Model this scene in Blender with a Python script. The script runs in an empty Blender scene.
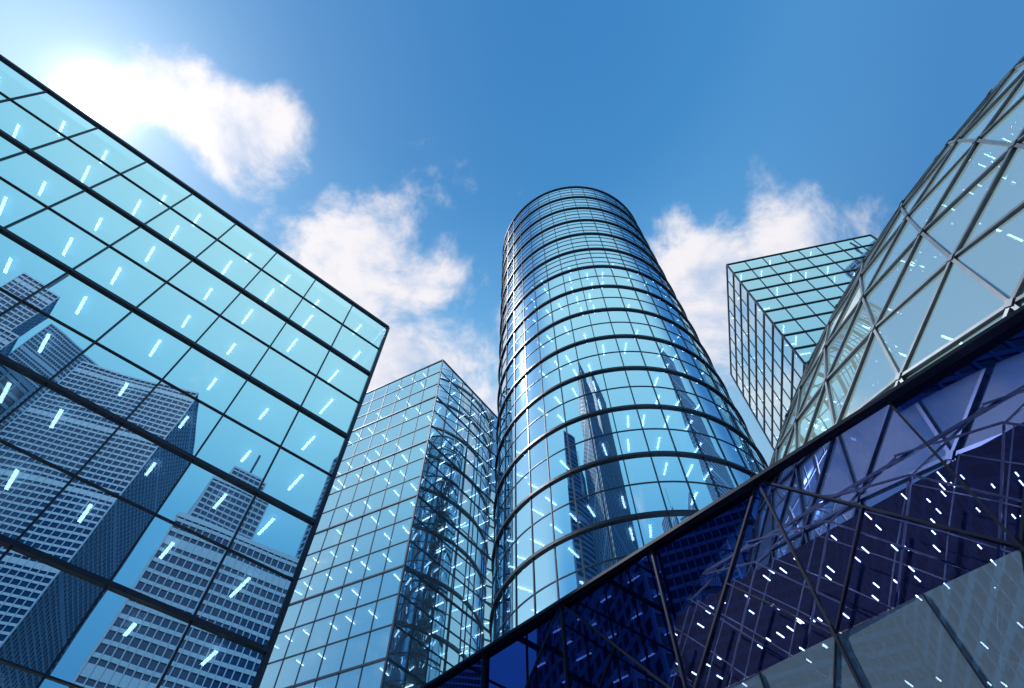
import bpy, math, random
from mathutils import Vector, Matrix
random.seed(7)
R=math.radians
CZ=1.6
scene=bpy.context.scene
scene.view_settings.view_transform='Standard'
scene.view_settings.look='None'
scene.view_settings.exposure=0

# ------------------------------------------------------------ materials
def newmat(name):
    m=bpy.data.materials.new(name); m.use_nodes=True
    nt=m.node_tree; nt.nodes.clear()
    out=nt.nodes.new('ShaderNodeOutputMaterial')
    return m,nt,out
def glass_mat(name,refl,gloss,trans,rough=0.0,wob=0.004,wscale=0.25,body=None,bodyf=.6):
    m,nt,out=newmat(name)
    g=nt.nodes.new('ShaderNodeBsdfGlossy'); g.inputs['Color'].default_value=(*gloss,1); g.inputs['Roughness'].default_value=rough
    t=nt.nodes.new('ShaderNodeBsdfTransparent'); t.inputs['Color'].default_value=(*trans,1)
    mix=nt.nodes.new('ShaderNodeMixShader')
    fr=nt.nodes.new('ShaderNodeFresnel'); fr.inputs['IOR'].default_value=1.5
    ma=nt.nodes.new('ShaderNodeMath'); ma.operation='MULTIPLY_ADD'; ma.use_clamp=True
    ma.inputs[1].default_value=1-refl; ma.inputs[2].default_value=refl
    nt.links.new(fr.outputs[0],ma.inputs[0]); nt.links.new(ma.outputs[0],mix.inputs[0])
    if body:
        d=nt.nodes.new('ShaderNodeBsdfDiffuse'); d.inputs[0].default_value=(*body,1)
        m2=nt.nodes.new('ShaderNodeMixShader'); m2.inputs[0].default_value=bodyf
        nt.links.new(t.outputs[0],m2.inputs[1]); nt.links.new(d.outputs[0],m2.inputs[2])
        nt.links.new(m2.outputs[0],mix.inputs[1])
    else:
        nt.links.new(t.outputs[0],mix.inputs[1])
    nt.links.new(g.outputs[0],mix.inputs[2])
    if wob>0:   # faint roller-wave distortion of tempered glass
        geo=nt.nodes.new('ShaderNodeNewGeometry')
        n=nt.nodes.new('ShaderNodeTexNoise'); n.inputs['Scale'].default_value=wscale; n.inputs['Detail'].default_value=1
        nt.links.new(geo.outputs['Position'],n.inputs['Vector'])
        b=nt.nodes.new('ShaderNodeBump'); b.inputs['Strength'].default_value=1.0; b.inputs['Distance'].default_value=wob
        nt.links.new(n.outputs[0],b.inputs['Height']); nt.links.new(b.outputs[0],g.inputs['Normal'])
    nt.links.new(mix.outputs[0],out.inputs[0])
    return m
def solid(name,col,rough=.5,metal=0,var=.15,scale=3):
    m,nt,out=newmat(name)
    p=nt.nodes.new('ShaderNodeBsdfPrincipled'); p.inputs['Roughness'].default_value=rough; p.inputs['Metallic'].default_value=metal
    geo=nt.nodes.new('ShaderNodeNewGeometry')
    n=nt.nodes.new('ShaderNodeTexNoise'); n.inputs['Scale'].default_value=scale; n.inputs['Detail'].default_value=5
    nt.links.new(geo.outputs['Position'],n.inputs['Vector'])
    r=nt.nodes.new('ShaderNodeValToRGB')
    r.color_ramp.elements[0].position=.3; r.color_ramp.elements[1].position=.7
    r.color_ramp.elements[0].color=(*[c*(1-var) for c in col],1)
    r.color_ramp.elements[1].color=(*[min(1,c*(1+var)) for c in col],1)
    nt.links.new(n.outputs[0],r.inputs[0]); nt.links.new(r.outputs[0],p.inputs['Base Color'])
    nt.links.new(p.outputs[0],out.inputs[0])
    return m
def emis(name,col,s):
    m,nt,out=newmat(name)
    e=nt.nodes.new('ShaderNodeEmission'); e.inputs[0].default_value=(*col,1); e.inputs[1].default_value=s
    nt.links.new(e.outputs[0],out.inputs[0])
    m.cycles.emission_sampling='NONE'
    return m
M_glassA=glass_mat('glass_cyan',.87,(.76,.94,1.0),(.35,.55,.7))
M_glassB=glass_mat('glass_aqua',.70,(.80,.94,1.0),(.45,.65,.8),body=(.36,.54,.66),bodyf=.55)
M_glassC=glass_mat('glass_tower',.86,(.62,.84,1.0),(.3,.5,.7),wob=.01,wscale=.12)
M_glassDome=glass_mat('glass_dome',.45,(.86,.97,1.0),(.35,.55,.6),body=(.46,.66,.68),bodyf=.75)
M_glassF=glass_mat('glass_navy',.18,(.07,.10,.34),(.20,.25,.56))
M_glassF2=glass_mat('glass_sky_reflection',.34,(.48,.66,.85),(.25,.35,.5),body=(.22,.33,.44),bodyf=.7)  # pale body colour paints in the sky reflected by the lower glass
M_dark=solid('dark_steel',(.022,.032,.06),.35,.6)
M_blue=solid('blue_steel',(.03,.06,.11),.35,.5)
M_grey=solid('grey_aluminium',(.42,.46,.52),.35,.5)
M_strut=solid('strut_steel',(.13,.16,.20),.4,.5)
M_slab=solid('ceiling_panel',(.18,.28,.38),.8)
M_core=solid('core_wall',(.02,.05,.11),.8)
M_navy=solid('navy_panel',(.008,.012,.05),.7)
M_lamp=emis('lamp_strip',(.92,.98,1.0),14.0)
M_conc=solid('pale_cladding',(.10,.25,.45),.6)
M_winback=solid('dark_window',(.002,.025,.10),.15)
M_pave=solid('paving',(.22,.22,.21),.8,scale=.6)

# ------------------------------------------------------------ mesh builder
class MB:
    def __init__(s): s.v=[]; s.f=[]
    def quad(s,a,b,c,d):
        i=len(s.v); s.v+= [tuple(a),tuple(b),tuple(c),tuple(d)]; s.f.append((i,i+1,i+2,i+3))
    def tri(s,a,b,c):
        i=len(s.v); s.v+= [tuple(a),tuple(b),tuple(c)]; s.f.append((i,i+1,i+2))
    def box(s,c,a,b,d):
        c=Vector(c); a=Vector(a); b=Vector(b); d=Vector(d)
        i=len(s.v)
        for sz in (-1,1):
            for sx,sy in ((-1,-1),(1,-1),(1,1),(-1,1)):
                s.v.append(tuple(c+a*sx+b*sy+d*sz))
        s.f+= [(i+3,i+2,i+1,i),(i+4,i+5,i+6,i+7),(i,i+1,i+5,i+4),(i+1,i+2,i+6,i+5),(i+2,i+3,i+7,i+6),(i+3,i,i+4,i+7)]
    def beam(s,p,q,w,h,up):
        p=Vector(p); q=Vector(q); d=(q-p)/2
        if d.length<1e-6: return
        u=Vector(up); side=d.cross(u).normalized(); u2=side.cross(d).normalized()
        s.box((p+q)/2,d,side*w/2,u2*h/2)
    def prism(s,poly,z0,z1):
        i=len(s.v); n=len(poly)
        s.v+=[(x,y,z0) for x,y in poly]+[(x,y,z1) for x,y in poly]
        s.f.append(tuple(range(i+n-1,i-1,-1))); s.f.append(tuple(range(i+n,i+2*n)))
        for k in range(n):
            s.f.append((i+k,i+(k+1)%n,i+n+(k+1)%n,i+n+k))
    def obj(s,name,mat,parent=None,smooth=False):
        me=bpy.data.meshes.new(name); me.from_pydata(s.v,[],s.f); me.materials.append(mat); me.update()
        if smooth:
            for p in me.polygons: p.use_smooth=True
        o=bpy.data.objects.new(name,me); scene.collection.objects.link(o)
        if parent: o.parent=parent
        return o
def empty(name):
    e=bpy.data.objects.new(name,None); scene.collection.objects.link(e); return e
def inset(poly,d):
    cx=sum(p[0] for p in poly)/len(poly); cy=sum(p[1] for p in poly)/len(poly)
    out=[]
    for x,y in poly:
        v=Vector((x-cx,y-cy)); k=max(0,(v.length-d*1.41)/v.length); out.append((cx+v.x*k,cy+v.y*k))
    return out

def glass_building(name,poly,H,colw,rowh,glass,mull,thick_rows=2,thick_cols=0,wt=.36,wv=.16,wh=.12,
                   lampL=1.6,lampW=.10,lamp_p=.8,jit=.006,core_in=4,lamp_faces=(0,)):
    root=empty(name)
    G,T,S,L,C,K=MB(),MB(),MB(),MB(),MB(),MB()
    n=len(poly)
    nr=int(round(H/rowh)); 
    zs=[H-i*rowh for i in range(0,nr+1)]
    zs=[z for z in zs if z>0.5]+[0]
    for k in range(n):
        a=Vector((*poly[k],0)); b=Vector((*poly[(k+1)%n],0)); e=(b-a); Ls=e.length; e.normalize()
        nrm=Vector((e.y,-e.x,0)); nc=max(1,int(round(Ls/colw))); cw=Ls/nc
        for i in range(nc+1):
            w=wt if (thick_cols and i%thick_cols==0) or i in(0,nc) else wv
            p=a+e*(cw*i)
            (T if w==wt else S).box(p+Vector((0,0,H/2)),e*w/2,nrm*(w*.5+.02),Vector((0,0,H/2)))
        for j,z in enumerate(zs):
            th=(j%thick_rows==0)
            w=wt if th else wh
            (T if th else S).box((a+b)/2+Vector((0,0,z)),e*(Ls/2-.003),nrm*(w*.5+.05),Vector((0,0,w/2)))
        for j in range(len(zs)-1):
            z1,z0=zs[j],zs[j+1]
            for i in range(nc):
                q=[]
                for (s,z) in ((i,z0),(i+1,z0),(i+1,z1),(i,z1)):
                    q.append(a+e*(cw*s)+Vector((0,0,z)))
                tx=random.uniform(-jit,jit); tz=random.uniform(-jit,jit)
                off=[-tx-tz,tx-tz,tx+tz,-tx+tz]
                q=[q[m]+nrm*off[m] for m in range(4)]
                G.quad(*q)
                if k in lamp_faces and i>=(1 if k==1 else 0) and z0>2:
                    if random.random()<lamp_p:
                        s=cw*(i+.5)+random.uniform(-.2,.2)*cw
                        dd=.6+random.choice((0,.0,.4))
                        Lr=lampL*random.uniform(.7,1.1)
                        c=a+e*s-nrm*(dd+Lr/2)+Vector((0,0,z1-(.55 if j else 1.35)))
                        L.box(c,e*lampW/2,nrm*Lr/2,Vector((0,0,.03)))
    for j,z in enumerate(zs[:-1]):
        if j==0: C.prism(inset(poly,.5),z-1.2,z-.9)
        else: C.prism(inset(poly,.5),z-.25,z+.05)
    K.prism(inset(poly,core_in),0,H-1.3)
    G.obj('glass_panes',glass,root); T.obj('main_mullions',mull,root); S.obj('glazing_bars',mull,root)
    C.obj('floor_slabs',M_slab,root); K.obj('core',M_core,root)
    if L.v: L.obj('ceiling_lamps',M_lamp,root)
    return root

# ------------------------------------------------------------ left building
h=Vector((.748,.6635)); n=Vector((.6635,-.748))
C0=Vector((-12.06,27.8))
p1=C0; p0=C0-h*56; p3=p0-n*24; p2=p1-n*24
glass_building('glass_office_block',[tuple(p0),tuple(p1),tuple(p2),tuple(p3)],48+CZ,4,4,M_glassA,M_dark,
   thick_rows=2,wt=.25,wv=.11,wh=.08,lampL=2.2,lampW=.18,lamp_p=.95,jit=.0025)
# ------------------------------------------------------------ centre-left tower
Cb=Vector((-19.35,87.75)); Lb=Vector((-43.35,99.9)); e2=Vector((14.25,19.65)).normalized()
Rb=Cb+e2*27; Bb=Lb+e2*27
glass_building('glass_office_tower',[tuple(Lb),tuple(Cb),tuple(Rb),tuple(Bb)],133.5+CZ,4.6,5.6,M_glassB,M_blue,
   thick_rows=3,wt=.32,wv=.16,wh=.18,lampL=2.6,lampW=.26,lamp_p=.6,jit=.006,lamp_faces=(0,1))
# ------------------------------------------------------------ right rear tower
Cd=Vector((81.6,88.2)); e=Vector((50.4,-11.8)).normalized(); g=Vector((-e.y,e.x))
glass_building('glass_square_tower',[tuple(Cd),tuple(Cd+e*52),tuple(Cd+e*52+g*52),tuple(Cd+g*52)],200+CZ,6.5,7.5,M_glassB,M_dark,
   thick_rows=1,wt=.5,wv=.28,wh=.5,lampL=4,lampW=.3,lamp_p=.25,jit=.01,lamp_faces=(0,3))

# ------------------------------------------------------------ round tower
def round_tower():
    root=empty('round_glass_tower')
    cx,cy,r,H=23.3,86.9,26.6,206+CZ
    G,T,S,L,C,K=MB(),MB(),MB(),MB(),MB(),MB()
    N=160; NV=40; rh=11.7
    zs=[]; z=H
    while z>0: zs.append(z); z-=rh
    zs.append(0)
    P=lambda a,rr,z:Vector((cx+rr*math.cos(a),cy+rr*math.sin(a),z))
    vs=[];fs=[]
    lv=[0]+zs[-2::-1]
    for z in lv:
        for k in range(N): vs.append(tuple(P(2*math.pi*k/N,r,z)))
    for j in range(len(lv)-1):
        for k in range(N):
            k2=(k+1)%N; fs.append((j*N+k,j*N+k2,(j+1)*N+k2,(j+1)*N+k))
    G.v=vs; G.f=fs
    def ring(mb,z,w,ri,ro):
        i=len(mb.v)
        for k in range(N):
            a=2*math.pi*k/N
            for rr,zz in ((ri,z-w/2),(ro,z-w/2),(ro,z+w/2),(ri,z+w/2)): mb.v.append(tuple(P(a,rr,zz)))
        for k in range(N):
            b=i+4*k; c=i+4*((k+1)%N)
            for m in range(4):
                m2=(m+1)%4; mb.f.append((b+m,c+m,c+m2,b+m2))
    for j,z in enumerate(zs[:-1]):
        ring(T,z,.5,r-.3,r+.38)
        if z-rh/2>0: ring(S,z-rh/2,.14,r-.1,r+.12)
        if j<6:
            ring(S,z-rh/4,.14,r-.1,r+.1); ring(S,z-rh*.75,.14,r-.1,r+.1)
    for k in range(NV):
        a=2*math.pi*(k+.5)/NV
        d=Vector((math.cos(a),math.sin(a),0)); t=Vector((-d.y,d.x,0))
        S.box(P(a,r,H/2),t*.09,d*.14,Vector((0,0,H/2-.01)))
    z=H
    while z>6:
        poly=[(cx+(r-.6)*math.cos(2*math.pi*k/64),cy+(r-.6)*math.sin(2*math.pi*k/64)) for k in range(64)]
        zz=z if z<H-1 else H-2.2
        C.prism(poly,zz-.3,zz)
        for k in range(NV):
            if random.random()<.5 and z<H-60:
                a=2*math.pi*k/NV+random.uniform(-.03,.03)
                d=Vector((math.cos(a),math.sin(a),0)); t=Vector((-d.y,d.x,0))
                L.box(P(a,r-2.6,zz-.6),t*.16,d*1.3,Vector((0,0,.05)))
        z-=rh/2
    poly=[(cx+(r-4.5)*math.cos(2*math.pi*k/48),cy+(r-4.5)*math.sin(2*math.pi*k/48)) for k in range(48)]
    K.prism(poly,0,H-3)
    G.obj('curved_glass',M_glassC,root,True); T.obj('floor_rings',M_dark,root); S.obj('glazing_bars',M_blue,root)
    C.obj('floor_slabs',M_slab,root); K.obj('core',M_core,root); L.obj('ceiling_lamps',M_lamp,root)
round_tower()

# ------------------------------------------------------------ geodesic dome
def dome():
    import bmesh
    root=empty('geodesic_glass_dome')
    c=Vector((51.3,19.7,CZ-1.5)); r=44.5
    bm=bmesh.new(); bmesh.ops.create_icosphere(bm,subdivisions=5,radius=r)
    rot=Matrix.Rotation(R(23),4,'Z')@Matrix.Rotation(R(31),4,'X')
    bmesh.ops.transform(bm,matrix=rot,verts=bm.verts)
    G,S,T,J=MB(),MB(),MB(),MB()
    for f in bm.faces:
        if f.calc_center_median().z<-1: continue
        nn=f.normal
        j=[random.uniform(-.02,.02) for _ in range(3)]
        q=[c+v.co+nn*j[k] for k,v in enumerate(f.verts)]; G.tri(*q)
    for ed in bm.edges:
        a,b=ed.verts[0].co,ed.verts[1].co
        if (a+b).z/2<-1: continue
        m=(a+b).normalized()
        S.beam(c+a*1.0005,c+b*1.0005,.10,.12,m)
        T.beam(c+a*.994,c+b*.994,.12,.10,m)
    for v in bm.verts:
        if v.co.z>-1:
            m=v.co.normalized(); t=m.orthogonal().normalized(); t2=m.cross(t)
            S.box(c+v.co*1.001,t*.10,t2*.10,m*.07)
    L=MB()
    for f in bm.faces:
        m=f.calc_center_median()
        if m.z>3 and random.random()<.12:
            nn=m.normalized(); t=nn.cross(Vector((0,0,1))).normalized()
            L.box(c+m*.97,t*.03,nn*.4,nn.cross(t)*.03)
    K=MB()
    for z in (6,12,18,24,30,36): 
        rr=math.sqrt(max(1,(r-3)**2-z*z))
        K.prism([(c.x+rr*math.cos(2*math.pi*k/48),c.y+rr*math.sin(2*math.pi*k/48)) for k in range(48)],z-.3,z)
    G.obj('glass_triangles',M_glassDome,root); S.obj('outer_struts',M_strut,root); T.obj('dome_reflection_struts',M_dark,root)
    K.obj('floor_decks',M_core,root); L.obj('lamps',M_lamp,root)
    bm.free()
dome()

# ------------------------------------------------------------ near navy glass podium
def podium():
    root=empty('navy_glass_podium')
    H=4.5
    nrm=Vector((-.733,-.68,0)); hh=Vector((-.68,.733,0))
    O=-nrm*(1.123*H)
    sa,sb=-15,15
    top=H+CZ; mid=2.75+CZ
    G,G2,S,T,L,W=MB(),MB(),MB(),MB(),MB(),MB()
    P=lambda s,z,d=0: O+hh*s+Vector((0,0,z))+nrm*d
    cw=1.5
    nc=int((sb-sa)/cw)
    for i in range(nc):
        s0=sa+i*cw; s1=s0+cw; zm=(mid+top)/2; sm=(s0+s1)/2
        if i%2==0: tris=[((s0,mid),(s1,mid),(s1,top)),((s0,mid),(s1,top),(s0,top))]; dg=((s0,mid),(s1,top)); dx=((s1,mid),(sm,zm))
        else: tris=[((s0,mid),(s1,mid),(s0,top)),((s1,mid),(s1,top),(s0,top))]; dg=((s1,mid),(s0,top)); dx=((s0,mid),(sm,zm))
        for t in tris:
            j=[random.uniform(-.03,.03) for _ in t]
            G.tri(*[P(a,b,j[k]) for k,(a,b) in enumerate(t)])
        S.beam(P(*dg[0]),P(*dg[1]),.022,.06,nrm)
        S.beam(P(*dx[0],.004),P(*dx[1],.004),.012,.05,nrm)
    # lower band, pale with painted-in sky reflection: smaller triangulated panes
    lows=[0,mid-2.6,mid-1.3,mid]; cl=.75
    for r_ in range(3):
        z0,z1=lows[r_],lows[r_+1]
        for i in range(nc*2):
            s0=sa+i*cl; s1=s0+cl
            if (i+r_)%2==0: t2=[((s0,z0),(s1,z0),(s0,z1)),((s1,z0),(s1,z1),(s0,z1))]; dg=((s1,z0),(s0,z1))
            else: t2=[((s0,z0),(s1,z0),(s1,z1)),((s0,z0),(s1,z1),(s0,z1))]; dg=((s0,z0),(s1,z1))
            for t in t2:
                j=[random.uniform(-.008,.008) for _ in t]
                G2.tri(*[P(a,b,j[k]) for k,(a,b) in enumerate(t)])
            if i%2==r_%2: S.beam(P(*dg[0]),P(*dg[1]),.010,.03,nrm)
    S.beam(P(sa,mid-1.3,.004),P(sb,mid-1.3,.004),.010,.03,nrm)
    for i in range(nc*2+1):
        if i%2: S.beam(P(sa+i*cl,0,.01),P(sa+i*cl,mid,.01),.010,.03,nrm)
    for i in range(nc+1):
        s=sa+i*cw; S.beam(P(s,0,.01),P(s,top,.01),.022,.06,nrm)
    S.beam(P(sa,top,.02),P(sa+nc*cw,top,.02),.04,.12,nrm)
    # two layers of fine struts behind the glass, added to imitate the reflected dome
    for (st,dep,w) in ((.9,-.55,.018),(.55,-1.0,.012)):
        s=sa
        while s<sb-1:
            z=1.0
            while z<5.9:
                z1=min(z+st*1.3,5.95)
                T.beam(P(s,z,dep),P(s+st,z1,dep),w,w,nrm); T.beam(P(s+st,z,dep-.03),P(s,z1,dep-.03),w,w,nrm)
                z=z1+.001
            s+=st
    for z in (1.0,2.8,4.5,5.9): T.beam(P(sa,z,-.57),P(sb,z,-.57),.03,.03,nrm)
    for k in range(1500):
        s=random.uniform(sa+.3,sb-.3); z=random.choice((2.0,2.6,3.3,3.9,4.2,4.7,5.0,5.3,5.6))+random.uniform(-.1,.1)
        ll=random.uniform(.03,.065)
        L.box(P(s,z,-.8),hh*.005,nrm*ll,Vector((0,0,.005)))
    W.box(P((sa+sb)/2,top/2,-1.25),hh*(sb-sa)/2,nrm*.05,Vector((0,0,top/2-.05)))
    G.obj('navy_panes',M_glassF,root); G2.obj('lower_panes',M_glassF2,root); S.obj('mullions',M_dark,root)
    T.obj('dome_reflection_struts',M_grey,root); L.obj('lamps',M_lamp,root); W.obj('rear_wall',M_navy,root)
podium()

# ------------------------------------------------------------ city behind the viewer (seen mirrored in the glass)
def city_tower(cx,cy,w,d,H,rot,style=0,steps=((1,1),),name='city_skyscraper',fl=4.0):
    root=empty(name)
    B,F,S=MB(),MB(),MB()
    ca,sa=math.cos(R(rot)),math.sin(R(rot))
    ex=Vector((ca,sa,0)); ey=Vector((-sa,ca,0)); c=Vector((cx,cy,0))
    zprev=0
    for (fr,sc) in steps:
        z1=H*fr; W=w*sc/2; D=d*sc/2
        B.box(c+Vector((0,0,(zprev+z1)/2)),ex*W,ey*D,Vector((0,0,(z1-zprev)/2)))
        z=zprev+fl; kk=0
        while z<z1:
            kk+=1
            hb=fl*(.16 if style!=1 else .12)
            if kk%11==0: hb=fl*.42
            F.box(c+Vector((0,0,z)),ex*(W+.25),ey*(D+.25),Vector((0,0,hb)))
            z+=fl
        F.box(c+Vector((0,0,z1)),ex*(W+.5),ey*(D+.5),Vector((0,0,.9)))
        if style in(0,2):
            step=4.0 if style==0 else 2.4
            nx=max(2,int(2*W/step)); ny=max(2,int(2*D/step)); pw=.25 if style==0 else .16
            for i in range(nx+1):
                x=-W+2*W*i/nx
                for sg in (-1,1): S.box(c+ex*x+ey*sg*(D+.2)+Vector((0,0,(zprev+z1)/2)),ex*pw,ey*.32,Vector((0,0,(z1-zprev)/2-.02)))
            for i in range(ny+1):
                y=-D+2*D*i/ny
                for sg in (-1,1): S.box(c+ey*y+ex*sg*(W+.2)+Vector((0,0,(zprev+z1)/2)),ex*.32,ey*pw,Vector((0,0,(z1-zprev)/2-.02)))
        zprev=z1
    if len(steps)>2: B.box(c+Vector((0,0,H+H*.05)),ex*.8,ey*.8,Vector((0,0,H*.05)))
    else:
        B.box(c+ex*W*.3+Vector((0,0,H+3)),ex*W*.45,ey*D*.5,Vector((0,0,2.1)))
        F.box(c-ex*W*.45+Vector((0,0,H+2)),ex*W*.2,ey*D*.3,Vector((0,0,1.05)))
    B.obj('window_walls',M_winback,root); F.obj('spandrels',M_conc,root)
    if S.v: S.obj('piers',M_conc,root)
city_tower(210,-283,83,79,355,62,0,fl=4.5)
city_tower(239,-186,50,50,298,45,0,((.8,1),(.93,.8),(1,.5)),fl=4.5)
city_tower(138,-87,53,42,142,48,2)
city_tower(60,-330,70,60,340,20,2,((.85,1),(1,.6)),fl=5)
city_tower(130,-380,60,50,430,40,0,((.7,1),(.85,.8),(1,.5)),fl=5)
city_tower(20,-430,80,60,380,10,2,fl=5)
city_tower(210,-430,80,60,470,25,2,((.8,1),(1,.7)),fl=5)
city_tower(100,-540,80,70,540,30,0,((.8,1),(1,.7)),fl=6)
city_tower(-88,-95,76,60,350,14,0,((.6,1),(.78,.8),(.92,.55),(1,.3)))
city_tower(-165,-62,60,50,300,24,2,((.8,1),(1,.7)))
city_tower(-110,-210,84,60,450,20,1)
city_tower(-210,-140,60,54,360,-8,0,((.7,1),(.9,.75),(1,.4)))
city_tower(-225,-60,50,46,205,12,2)
city_tower(200,-48,70,56,360,30,0,((.7,1),(.85,.8),(1,.5)))
city_tower(290,-90,60,60,360,4,2)
city_tower(200,-130,44,40,150,15,2)
city_tower(30,-150,56,40,150,15,0)

# ------------------------------------------------------------ ground
gm=MB(); gm.quad((-3000,-3000,0),(3000,-3000,0),(3000,3000,0),(-3000,3000,0)); gm.obj('ground',M_pave)

# ------------------------------------------------------------ sun & sky
SD=Vector((-.728,.160,1.0765)).normalized()
sun=bpy.data.lights.new('sun','SUN'); sun.energy=4.2; sun.angle=R(.5); sun.color=(1,.95,.88)
so=bpy.data.objects.new('sun',sun); scene.collection.objects.link(so)
so.rotation_euler=SD.to_track_quat('Z','Y').to_euler(); so.location=(-60,10,120)
w=bpy.data.worlds.new('World'); scene.world=w; w.use_nodes=True
nt=w.node_tree; nt.nodes.clear()
N=nt.nodes.new; Lk=nt.links.new
def math_(op,a,b=None,c=None,clamp=False):
    m=N('ShaderNodeMath'); m.operation=op; m.use_clamp=clamp
    for i,x in enumerate((a,b,c)):
        if x is None: continue
        if isinstance(x,(int,float)): m.inputs[i].default_value=x
        else: Lk(x,m.inputs[i])
    return m.outputs[0]
def vmath(op,a,b=None):
    m=N('ShaderNodeVectorMath'); m.operation=op
    for i,x in enumerate((a,b)):
        if x is None: continue
        if isinstance(x,(tuple,Vector)): m.inputs[i].default_value=tuple(x)
        else: Lk(x,m.inputs[i])
    return m
def smooth(x,a,b,lo=0,hi=1):
    m=N('ShaderNodeMapRange'); m.interpolation_type='SMOOTHSTEP'
    Lk(x,m.inputs[0]); m.inputs[1].default_value=a; m.inputs[2].default_value=b; m.inputs[3].default_value=lo; m.inputs[4].default_value=hi
    return m.outputs[0]
def mixc(f,a,b):
    m=N('ShaderNodeMix'); m.data_type='RGBA'
    for idx,x in ((0,f),(6,a),(7,b)):
        if isinstance(x,(int,float)): m.inputs[idx].default_value=x
        elif isinstance(x,tuple): m.inputs[idx].default_value=(*x,1)
        else: Lk(x,m.inputs[idx])
    return m.outputs[2]
def rampn(x,stops):
    r=N('ShaderNodeValToRGB'); Lk(x,r.inputs[0]); cr=r.color_ramp
    cr.elements[0].position=stops[0][0]; cr.elements[0].color=(*stops[0][1],1)
    cr.elements[1].position=stops[-1][0]; cr.elements[1].color=(*stops[-1][1],1)
    for p,c in stops[1:-1]:
        el=cr.elements.new(p); el.color=(*c,1)
    return r.outputs[0]
tc=N('ShaderNodeTexCoord'); D=vmath('NORMALIZE',tc.outputs['Generated']).outputs[0]
sep=N('ShaderNodeSeparateXYZ'); Lk(D,sep.inputs[0])
sky=N('ShaderNodeTexSky'); sky.sky_type='NISHITA'; sky.sun_disc=False
sky.sun_elevation=math.asin(SD.z); sky.sun_rotation=math.atan2(SD.x,SD.y)
sky.air_density=1.0; sky.dust_density=1.0; sky.ozone_density=2.0
sk=vmath('SCALE',sky.outputs[0]); sk.inputs[3].default_value=.10
rf=rampn(sep.outputs[2],[(0,(.60,.85,.92)),(.45,(.55,.85,.95)),(.68,(.42,.72,.92)),(.80,(.26,.55,.86)),(.88,(.12,.38,.73)),(.95,(.055,.26,.59)),(1,(.04,.22,.54))])
rb=rampn(sep.outputs[2],[(0,(.10,.32,.58)),(.35,(.05,.24,.54)),(.58,(.11,.42,.75)),(.72,(.30,.70,.93)),(.88,(.60,.94,1.0)),(.96,(.34,.66,.88)),(1,(.05,.24,.56))])
bk=smooth(sep.outputs[1],-.05,-.35)
east=math_('MULTIPLY',smooth(sep.outputs[0],.22,.60),.92)
rf=mixc(east,rf,(.045,.22,.53))
grad=mixc(bk,rf,rb)
base=mixc(.93,sk.outputs[0],grad)
ns=N('ShaderNodeTexNoise'); ns.inputs['Scale'].default_value=5.5; ns.inputs['Detail'].default_value=11; ns.inputs['Roughness'].default_value=.62; ns.inputs['Distortion'].default_value=.25
Lk(D,ns.inputs['Vector'])
off=vmath('ADD',D,tuple(SD*.035)).outputs[0]
ns2=N('ShaderNodeTexNoise'); ns2.inputs['Scale'].default_value=5.5; ns2.inputs['Detail'].default_value=5; ns2.inputs['Roughness'].default_value=.5; ns2.inputs['Distortion'].default_value=.25
Lk(off,ns2.inputs['Vector'])
blobs=[(-64,66,.10),(-69,63,.10),(-76,61,.08),(-33,62.5,.14),(-31,57.5,.18),(-20,62,.12),(-11,56,.19),(-21,56,.22),
       (39.5,60.8,.14),(54.9,57.5,.14),(30,56,.20),(48,52,.18),(-5,50,.18)]
acc=None
for az,el,r in blobs:
    az,el=R(az),R(el)
    c=(math.sin(az)*math.cos(el),math.cos(az)*math.cos(el),math.sin(el))
    d=vmath('DISTANCE',D,c).outputs['Value']
    b=smooth(d,0,r*1.3,1,0)
    acc=b if acc is None else math_('MAXIMUM',acc,b)
dens=math_('ADD',acc,math_('MULTIPLY',math_('SUBTRACT',ns.outputs[0],.5),2.2))
alpha=smooth(dens,.26,.85)
sh=math_('SUBTRACT',ns.outputs[0],ns2.outputs[0])
shade=smooth(sh,-.18,.10)
ccol=mixc(shade,(.48,.58,.78),(.93,.89,.91))
amask=math_('MULTIPLY',alpha,.94)
skyc=mixc(amask,base,ccol)
dt=vmath('DOT_PRODUCT',D,tuple(SD)).outputs['Value']
dt=math_('MAXIMUM',dt,0.0)
g1=math_('MULTIPLY',math_('POWER',dt,14.0),.06)
g2=math_('MULTIPLY',math_('POWER',dt,130.0),.30)
g3=math_('ADD',math_('MULTIPLY',math_('POWER',dt,1400.0),1.6),math_('MULTIPLY',math_('POWER',dt,9000.0),30.0))
gs=math_('ADD',math_('ADD',g1,g2),g3)
gl=vmath('SCALE',(1.0,.98,.94)); Lk(gs,gl.inputs[3])
fin=vmath('ADD',skyc,gl.outputs[0]).outputs[0]
bg=N('ShaderNodeBackground'); Lk(fin,bg.inputs[0]); bg.inputs[1].default_value=1.05
wo=N('ShaderNodeOutputWorld'); Lk(bg.outputs[0],wo.inputs[0])

# ------------------------------------------------------------ camera
cam=bpy.data.cameras.new('camera'); cam.lens=20.04; cam.sensor_width=36; cam.clip_end=9000; cam.clip_start=.05
co=bpy.data.objects.new('camera',cam); scene.collection.objects.link(co)
co.location=(0,0,CZ); co.rotation_euler=(R(90+58.3),0,0)
scene.camera=co
